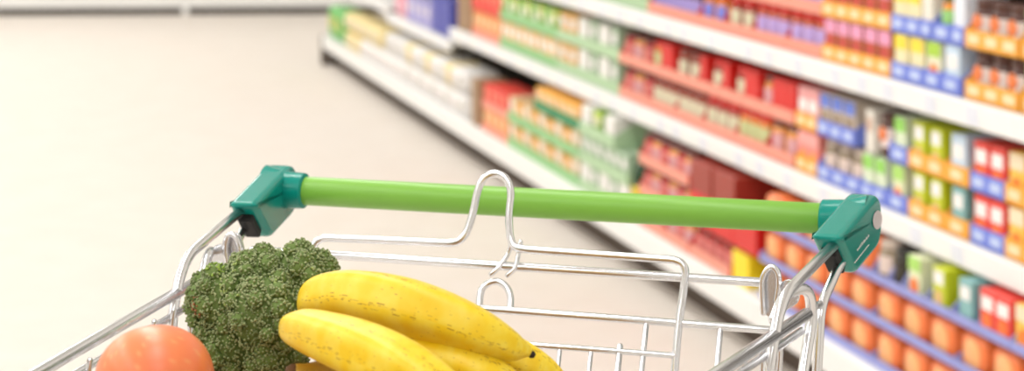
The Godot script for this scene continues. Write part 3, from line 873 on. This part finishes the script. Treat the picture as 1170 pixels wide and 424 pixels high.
	for k in 9:
		var x := lerpf(-hw + 0.02, hw - 0.02, k / 8.0)
		part("front_wire", wire([Vector3(x, HY - 0.028, 0.8), Vector3(x * 0.85, HY - 0.385, 0.77)], 0.0022, 8), bright, cart)
	for k in 5:
		part("front_rod", wire([Vector3(-hw + 0.004 + k * 0.005, HY - 0.09 - k * 0.06, 0.796 - k * 0.005), Vector3(hw - 0.004 - k * 0.005, HY - 0.09 - k * 0.06, 0.796 - k * 0.005)], 0.0022, 8), bright, cart)
	for k in 16:
		var s := 0.2 + k * 0.038
		part("floor_wire", wire([Vector3(-side_x(s) + 0.035, HY - 0.385, s), Vector3(side_x(s) - 0.035, HY - 0.385, s)], 0.0022, 8), bright, cart)
	for k in 7:
		var q := lerpf(-1.0, 1.0, k / 6.0)
		part("floor_rod", wire([Vector3(q * (side_x(0.2) - 0.035), HY - 0.3885, 0.2), Vector3(q * (hw - 0.035), HY - 0.3885, 0.77)], 0.0026, 8), bright, cart)
	# chassis and wheels
	for sd in [-1, 1]:
		part("chassis_tube", wire(fillet([Vector3(sd * 0.215, HY - 0.4, 0.16), Vector3(sd * 0.22, 0.2, 0.02), Vector3(sd * 0.18, 0.17, 0.75), Vector3(sd * 0.14, 0.2, 0.8)], 0.06), 0.011, 12), chrome, cart)
		part("basket_stay", wire(fillet([Vector3(sd * 0.2, 0.19, 0.4), Vector3(sd * 0.17, HY - 0.4, 0.46)], 0.02), 0.009, 10), chrome, cart)
		for s in [0.07, 0.7]:
			var x: float = sd * (0.218 if s < 0.3 else 0.183)
			var f := part("caster_fork", box(0.045, 0.11, 0.03, 0.006), bright, cart, at(x, 0.065, s))
			part("wheel", lathe([Vector2(0, -0.014), Vector2(0.05, -0.014), Vector2(0.06, -0.008), Vector2(0.062, 0), Vector2(0.06, 0.008), Vector2(0.05, 0.014), Vector2(0, 0.014)], 28), mat(Color(0.2, 0.2, 0.21), 0.6), f, Transform3D(Basis(Vector3.FORWARD, PI / 2), Vector3(0, -0.003, 0)))
	for s in [[0.06, 0.215, 0.19], [0.45, 0.193, 0.178], [0.75, 0.175, 0.17]]:
		part("chassis_bar", wire([Vector3(-s[1], s[2], s[0]), Vector3(s[1], s[2], s[0])], 0.009, 10), chrome, cart)

# ---------------------------------------------------------------- produce
func produce() -> void:
	# a closed box in the basket carries the produce
	var bx := thing("cardboard_box", "closed brown cardboard box in the cart under the produce", "box", cart_xf() * at(0, HY - 0.3822, 0.55))
	part("box_body", box(0.26, 0.3265, 0.3, 0.004), mat(Color(0.72, 0.56, 0.38), 0.8), bx)
	part("tape", box(0.05, 0.0012, 0.298, 0.0003), mat(Color(0.78, 0.68, 0.5), 0.35), bx, at(0, 0.3262, 0))
	tomato()
	broccoli()
	bananas()

func tomato() -> void:
	var o := thing("tomato", "pinkish orange-red tomato at the left rail of the cart", "tomato", Transform3D(Basis(Vector3.UP, 0.4) * Basis(Vector3.FORWARD, -0.12), Vector3(-0.2178, 1.0152, -1.28)))
	var st := SurfaceTool.new()
	st.begin(Mesh.PRIMITIVE_TRIANGLES)
	var nu := 64
	var nv := 36
	var noise := FastNoiseLite.new()
	noise.seed = 5
	noise.frequency = 22.0
	var fine := FastNoiseLite.new()
	fine.seed = 8
	fine.frequency = 260.0
	for j in nv + 1:
		var v := -PI / 2 + PI * j / nv
		for i in nu + 1:
			var u := TAU * i / nu
			var lobes := 1.0 + 0.018 * cos(5.0 * u + 0.6) * cos(v)
			var r := 0.0365 * pow(cos(v), 0.88) if j > 0 and j < nv else 0.0
			var y := 0.034 * sin(v) + (0.004 if v < 0.0 else 0.0) * exp(-pow(r / 0.009, 2.0))
			var p := Vector3(cos(u) * r * lobes, y, sin(u) * r * lobes)
			var n := noise.get_noise_3dv(p) * 0.5 + 0.5
			var s := fine.get_noise_3dv(p)
			var c := Color(0.86, 0.17, 0.07).lerp(Color(0.86, 0.3, 0.11), n)
			if s > 0.36: c = c.lerp(Color(0.9, 0.5, 0.2), 0.35)
			st.set_smooth_group(0)
			st.set_color(c)
			st.add_vertex(p)
	for j in nv:
		for i in nu:
			var a := j * (nu + 1) + i
			var b := a + nu + 1
			for x in [a, b + 1, a + 1, a, b, b + 1]: st.add_index(x)
	st.generate_normals()
	var m := StandardMaterial3D.new()
	m.vertex_color_use_as_albedo = true
	m.roughness = 0.34
	part("flesh", st.commit(), m, o)
	part("stem_scar", lathe([Vector2(0, 0), Vector2(0.004, 0.0), Vector2(0.003, -0.002), Vector2(0, -0.002)], 10), mat(Color(0.35, 0.4, 0.15), 0.8), o, at(0, -0.0301, 0))

func ball(nu: int, nv: int) -> ArrayMesh:
	return lathe(range(nv + 1).map(func(j): return Vector2(cos(-PI / 2 + PI * j / nv), sin(-PI / 2 + PI * j / nv))), nu)

func broccoli() -> void:
	var o := thing("broccoli", "dark green broccoli head behind the bananas", "broccoli", Transform3D(Basis(), Vector3(-0.1686, 1.0289, -1.428)))
	# big lobes of the crown: centre and radius in metres
	var lobes := [[Vector3(0.025, 0.0185, 0.0), 0.026], [Vector3(-0.004, 0.0155, 0.004), 0.027], [Vector3(-0.026, 0.004, 0.008), 0.027], [Vector3(0.004, 0.0, 0.022), 0.03], [Vector3(-0.02, -0.022, 0.01), 0.028], [Vector3(0.024, -0.002, 0.004), 0.028], [Vector3(0.008, -0.022, 0.016), 0.028], [Vector3(0.0, 0.004, -0.022), 0.03]]
	var lumps: Array = []
	for L in lobes:
		var c: Vector3 = L[0]
		var r: float = L[1]
		lumps.append([c, r - 0.0035])
		var m := 30
		for i in m:
			var y := clampf(1.0 - 2.0 * (i + 0.5) / m + rng.randf_range(-0.08, 0.08), -1, 1)
			var q := i * 2.39996 + rng.randf_range(-0.5, 0.5)
			var d := Vector3(sqrt(1 - y * y) * cos(q), y, sqrt(1 - y * y) * sin(q))
			var lr := rng.randf_range(0.0045, 0.0085)
			var p := c + d * (r - lr * rng.randf_range(0.75, 1.0))
			var inside := false
			for M in lobes:
				if M != L and p.distance_to(M[0]) < M[1] - 0.008: inside = true
			if not inside: lumps.append([p, lr])
	# the stalk and its branches
	part("stalk", sweep(spline([Vector3(0.0, 0.0, -0.005), Vector3(0.002, -0.018, -0.008), Vector3(0.004, -0.035, -0.01), Vector3(0.005, -0.049, -0.011)]), range(19).map(func(k): return 0.02 - 0.0003 * k), 16, 0.06, 5), mat(Color(0.55, 0.66, 0.36), 0.6), o)
	var st := SurfaceTool.new()
	var sphere := ball(12, 8)
	st.begin(Mesh.PRIMITIVE_TRIANGLES)
	for l in lumps:
		st.append_from(sphere, 0, Transform3D(Basis.from_scale(Vector3.ONE * l[1] * 0.94), l[0]))
	var crown := part("crown", st.commit(), mat(Color(0.4, 0.49, 0.24), 0.8), o)
	# the flower buds
	var tone := FastNoiseLite.new()
	tone.seed = 21
	tone.frequency = 38.0
	var places: Array = []
	var tints: Array = []
	for l in lumps:
		var n := int(2.6e6 * l[1] * l[1])
		for i in n:
			var y := rng.randf_range(-1.0, 1.0)
			var q := rng.randf() * TAU
			var d := Vector3(sqrt(1 - y * y) * cos(q), y, sqrt(1 - y * y) * sin(q))
			var p: Vector3 = l[0] + d * (l[1] + rng.randf_range(-0.0006, 0.0005))
			if l[1] < 0.01 and d.dot((l[0] as Vector3).normalized()) < -0.15: continue
			var inside := false
			for k in lumps:
				if k != l and p.distance_to(k[0]) < k[1] - 0.0009:
					inside = true
					break
			if inside: continue
			var v := tone.get_noise_3dv(p) * 0.9 + rng.randf_range(-0.33, 0.33)
			var c := Color(0.14, 0.19, 0.06).lerp(Color(0.44, 0.5, 0.25), clampf(0.45 + v * 0.7, 0, 1))
			if v > 0.56: c = Color(0.36, 0.47, 0.13)
			if p.distance_to(Vector3(-0.041, 0.004, 0.024)) < 0.0075 and rng.randf() < 0.7: c = Color(0.3, 0.13, 0.04)
			if p.distance_to(Vector3(-0.031, 0.036, 0.018)) < 0.012 and rng.randf() < 0.6: c = Color(0.3, 0.45, 0.07)
			var s := rng.randf_range(0.0006, 0.00108)
			places.append(Transform3D(Basis(Vector3(rng.randf(), rng.randf(), 0.3).normalized(), rng.randf() * TAU).scaled(Vector3.ONE * s), p))
			tints.append(c)
	var mm := MultiMesh.new()
	mm.transform_format = MultiMesh.TRANSFORM_3D
	mm.use_colors = true
	mm.mesh = ball(6, 4)
	mm.instance_count = places.size()
	for i in places.size():
		mm.set_instance_transform(i, places[i])
		mm.set_instance_color(i, tints[i])
	var buds := MultiMeshInstance3D.new()
	buds.name = "flower_buds"
	buds.multimesh = mm
	var bm := StandardMaterial3D.new()
	bm.vertex_color_use_as_albedo = true
	bm.roughness = 0.55
	buds.material_override = bm
	buds.set_meta("kind", "stuff")
	o.add_child(buds)

func banana_skin() -> StandardMaterial3D:
	var im := Image.create(512, 512, false, Image.FORMAT_RGBA8)
	var n := FastNoiseLite.new()
	n.seed = 4
	n.frequency = 0.012
	var g := RandomNumberGenerator.new()
	g.seed = 33
	for y in 512:
		for x in 512:
			var v := n.get_noise_2d(x * 0.6, y * 2.0)
			var c := Color(0.94, 0.79, 0.06).lerp(Color(0.955, 0.85, 0.28), clampf(0.5 + v, 0, 1))
			im.set_pixel(x, y, c)
	# brown flecks and scuffs, drawn out along the fruit and thickest on the ridges
	for k in 900:
		var ridge := g.randf() < 0.62
		var x := int(fposmod((g.randi_range(0, 4) / 5.0 + g.randfn(0.0, 0.012)) * 512.0, 512)) if ridge else g.randi_range(0, 511)
		var y := g.randi_range(8, 500)
		var w := g.randi_range(1, 3)
		var h := g.randi_range(1, 9 if ridge else 3)
		var a := g.randf_range(0.25, 0.8)
		for i in w:
			for j in h:
				var xx := (x + i) % 512
				var yy := mini(y + j, 511)
				im.set_pixel(xx, yy, im.get_pixel(xx, yy).lerp(Color(0.52, 0.33, 0.08), a))
	var m := StandardMaterial3D.new()
	m.albedo_texture = ImageTexture.create_from_image(im)
	m.roughness = 0.42
	return m

func bananas() -> void:
	var o := thing("banana_bunch", "bunch of ripe yellow bananas in front of the broccoli", "bananas", Transform3D(Basis(), Vector3(-0.065, 0.981, -1.33)))
	var base := Vector3(0.065, -0.981, 1.33)
	var skin := banana_skin()
	var fruit := [
		[[-0.1358, 1.0391, -1.386, 0.0076], [-0.1256, 1.0458, -1.376, 0.0143], [-0.1052, 1.0497, -1.365, 0.0171], [-0.0757, 1.0491, -1.345, 0.0185], [-0.0473, 1.0435, -1.335, 0.0172], [-0.0194, 1.0336, -1.33, 0.0144], [0.0, 1.0253, -1.33, 0.0094], [0.0083, 1.0225, -1.33, 0.005], [0.0116, 1.0208, -1.33, 0.0026]],
		[[-0.1424, 1.0363, -1.33, 0.0061], [-0.1331, 1.0399, -1.315, 0.0121], [-0.1129, 1.0399, -1.29, 0.0156], [-0.0896, 1.038, -1.265, 0.0174], [-0.0674, 1.0336, -1.245, 0.0171], [-0.0463, 1.0243, -1.235, 0.0149], [-0.0282, 1.0138, -1.23, 0.0103], [-0.019, 1.0077, -1.23, 0.0041]],
		[[-0.1068, 1.0211, -1.385, 0.0081], [-0.0882, 1.0213, -1.365, 0.0154], [-0.0588, 1.0177, -1.345, 0.0174], [-0.0305, 1.012, -1.33, 0.0161], [-0.0055, 1.0022, -1.325, 0.0121], [0.011, 0.9923, -1.325, 0.0055]],
		[[-0.0976, 1.0175, -1.42, 0.0077], [-0.0729, 1.0187, -1.4, 0.0152], [-0.0375, 1.0153, -1.385, 0.0173], [-0.0029, 1.0068, -1.375, 0.016], [0.02, 0.9984, -1.37, 0.0114], [0.0343, 0.9898, -1.37, 0.0051]],
	]
	for k in fruit.size():
		var pts: Array = []
		var rs: Array = []
		for q in fruit[k]:
			pts.append(Vector3(q[0], q[1], q[2]) + base)
			rs.append(Vector3(q[3], 0, 0))
		var radii: Array = spline(rs, 6).map(func(x): return maxf(x.x, 0.001))
		var path := spline(pts, 6)
		var b := part("banana", sweep(path, radii, 40, 0.045, 5, 0.2 + 0.3 * k), skin, o)
		var d: Vector3 = (path[-1] - path[-3]).normalized()
		part("blossom_tip", wire([path[-1] - d * 0.001, path[-1] + d * 0.0018], 0.0024, 10), mat(Color(0.16, 0.11, 0.05), 0.8), b)
	part("bunch_stem", sweep(spline([Vector3(-0.1353, 1.0165, -1.30) + base, Vector3(-0.125, 1.014, -1.305) + base, Vector3(-0.11, 1.012, -1.325) + base, Vector3(-0.095, 1.012, -1.35) + base]), range(19).map(func(k): return 0.0055 + 0.0003 * k), 12), mat(Color(0.72, 0.56, 0.14), 0.6), o)
	part("stem_cut", wire([Vector3(-0.1365, 1.0167, -1.2996) + base, Vector3(-0.1345, 1.0163, -1.3005) + base], 0.0054, 12), mat(Color(0.35, 0.22, 0.08), 0.8), o)
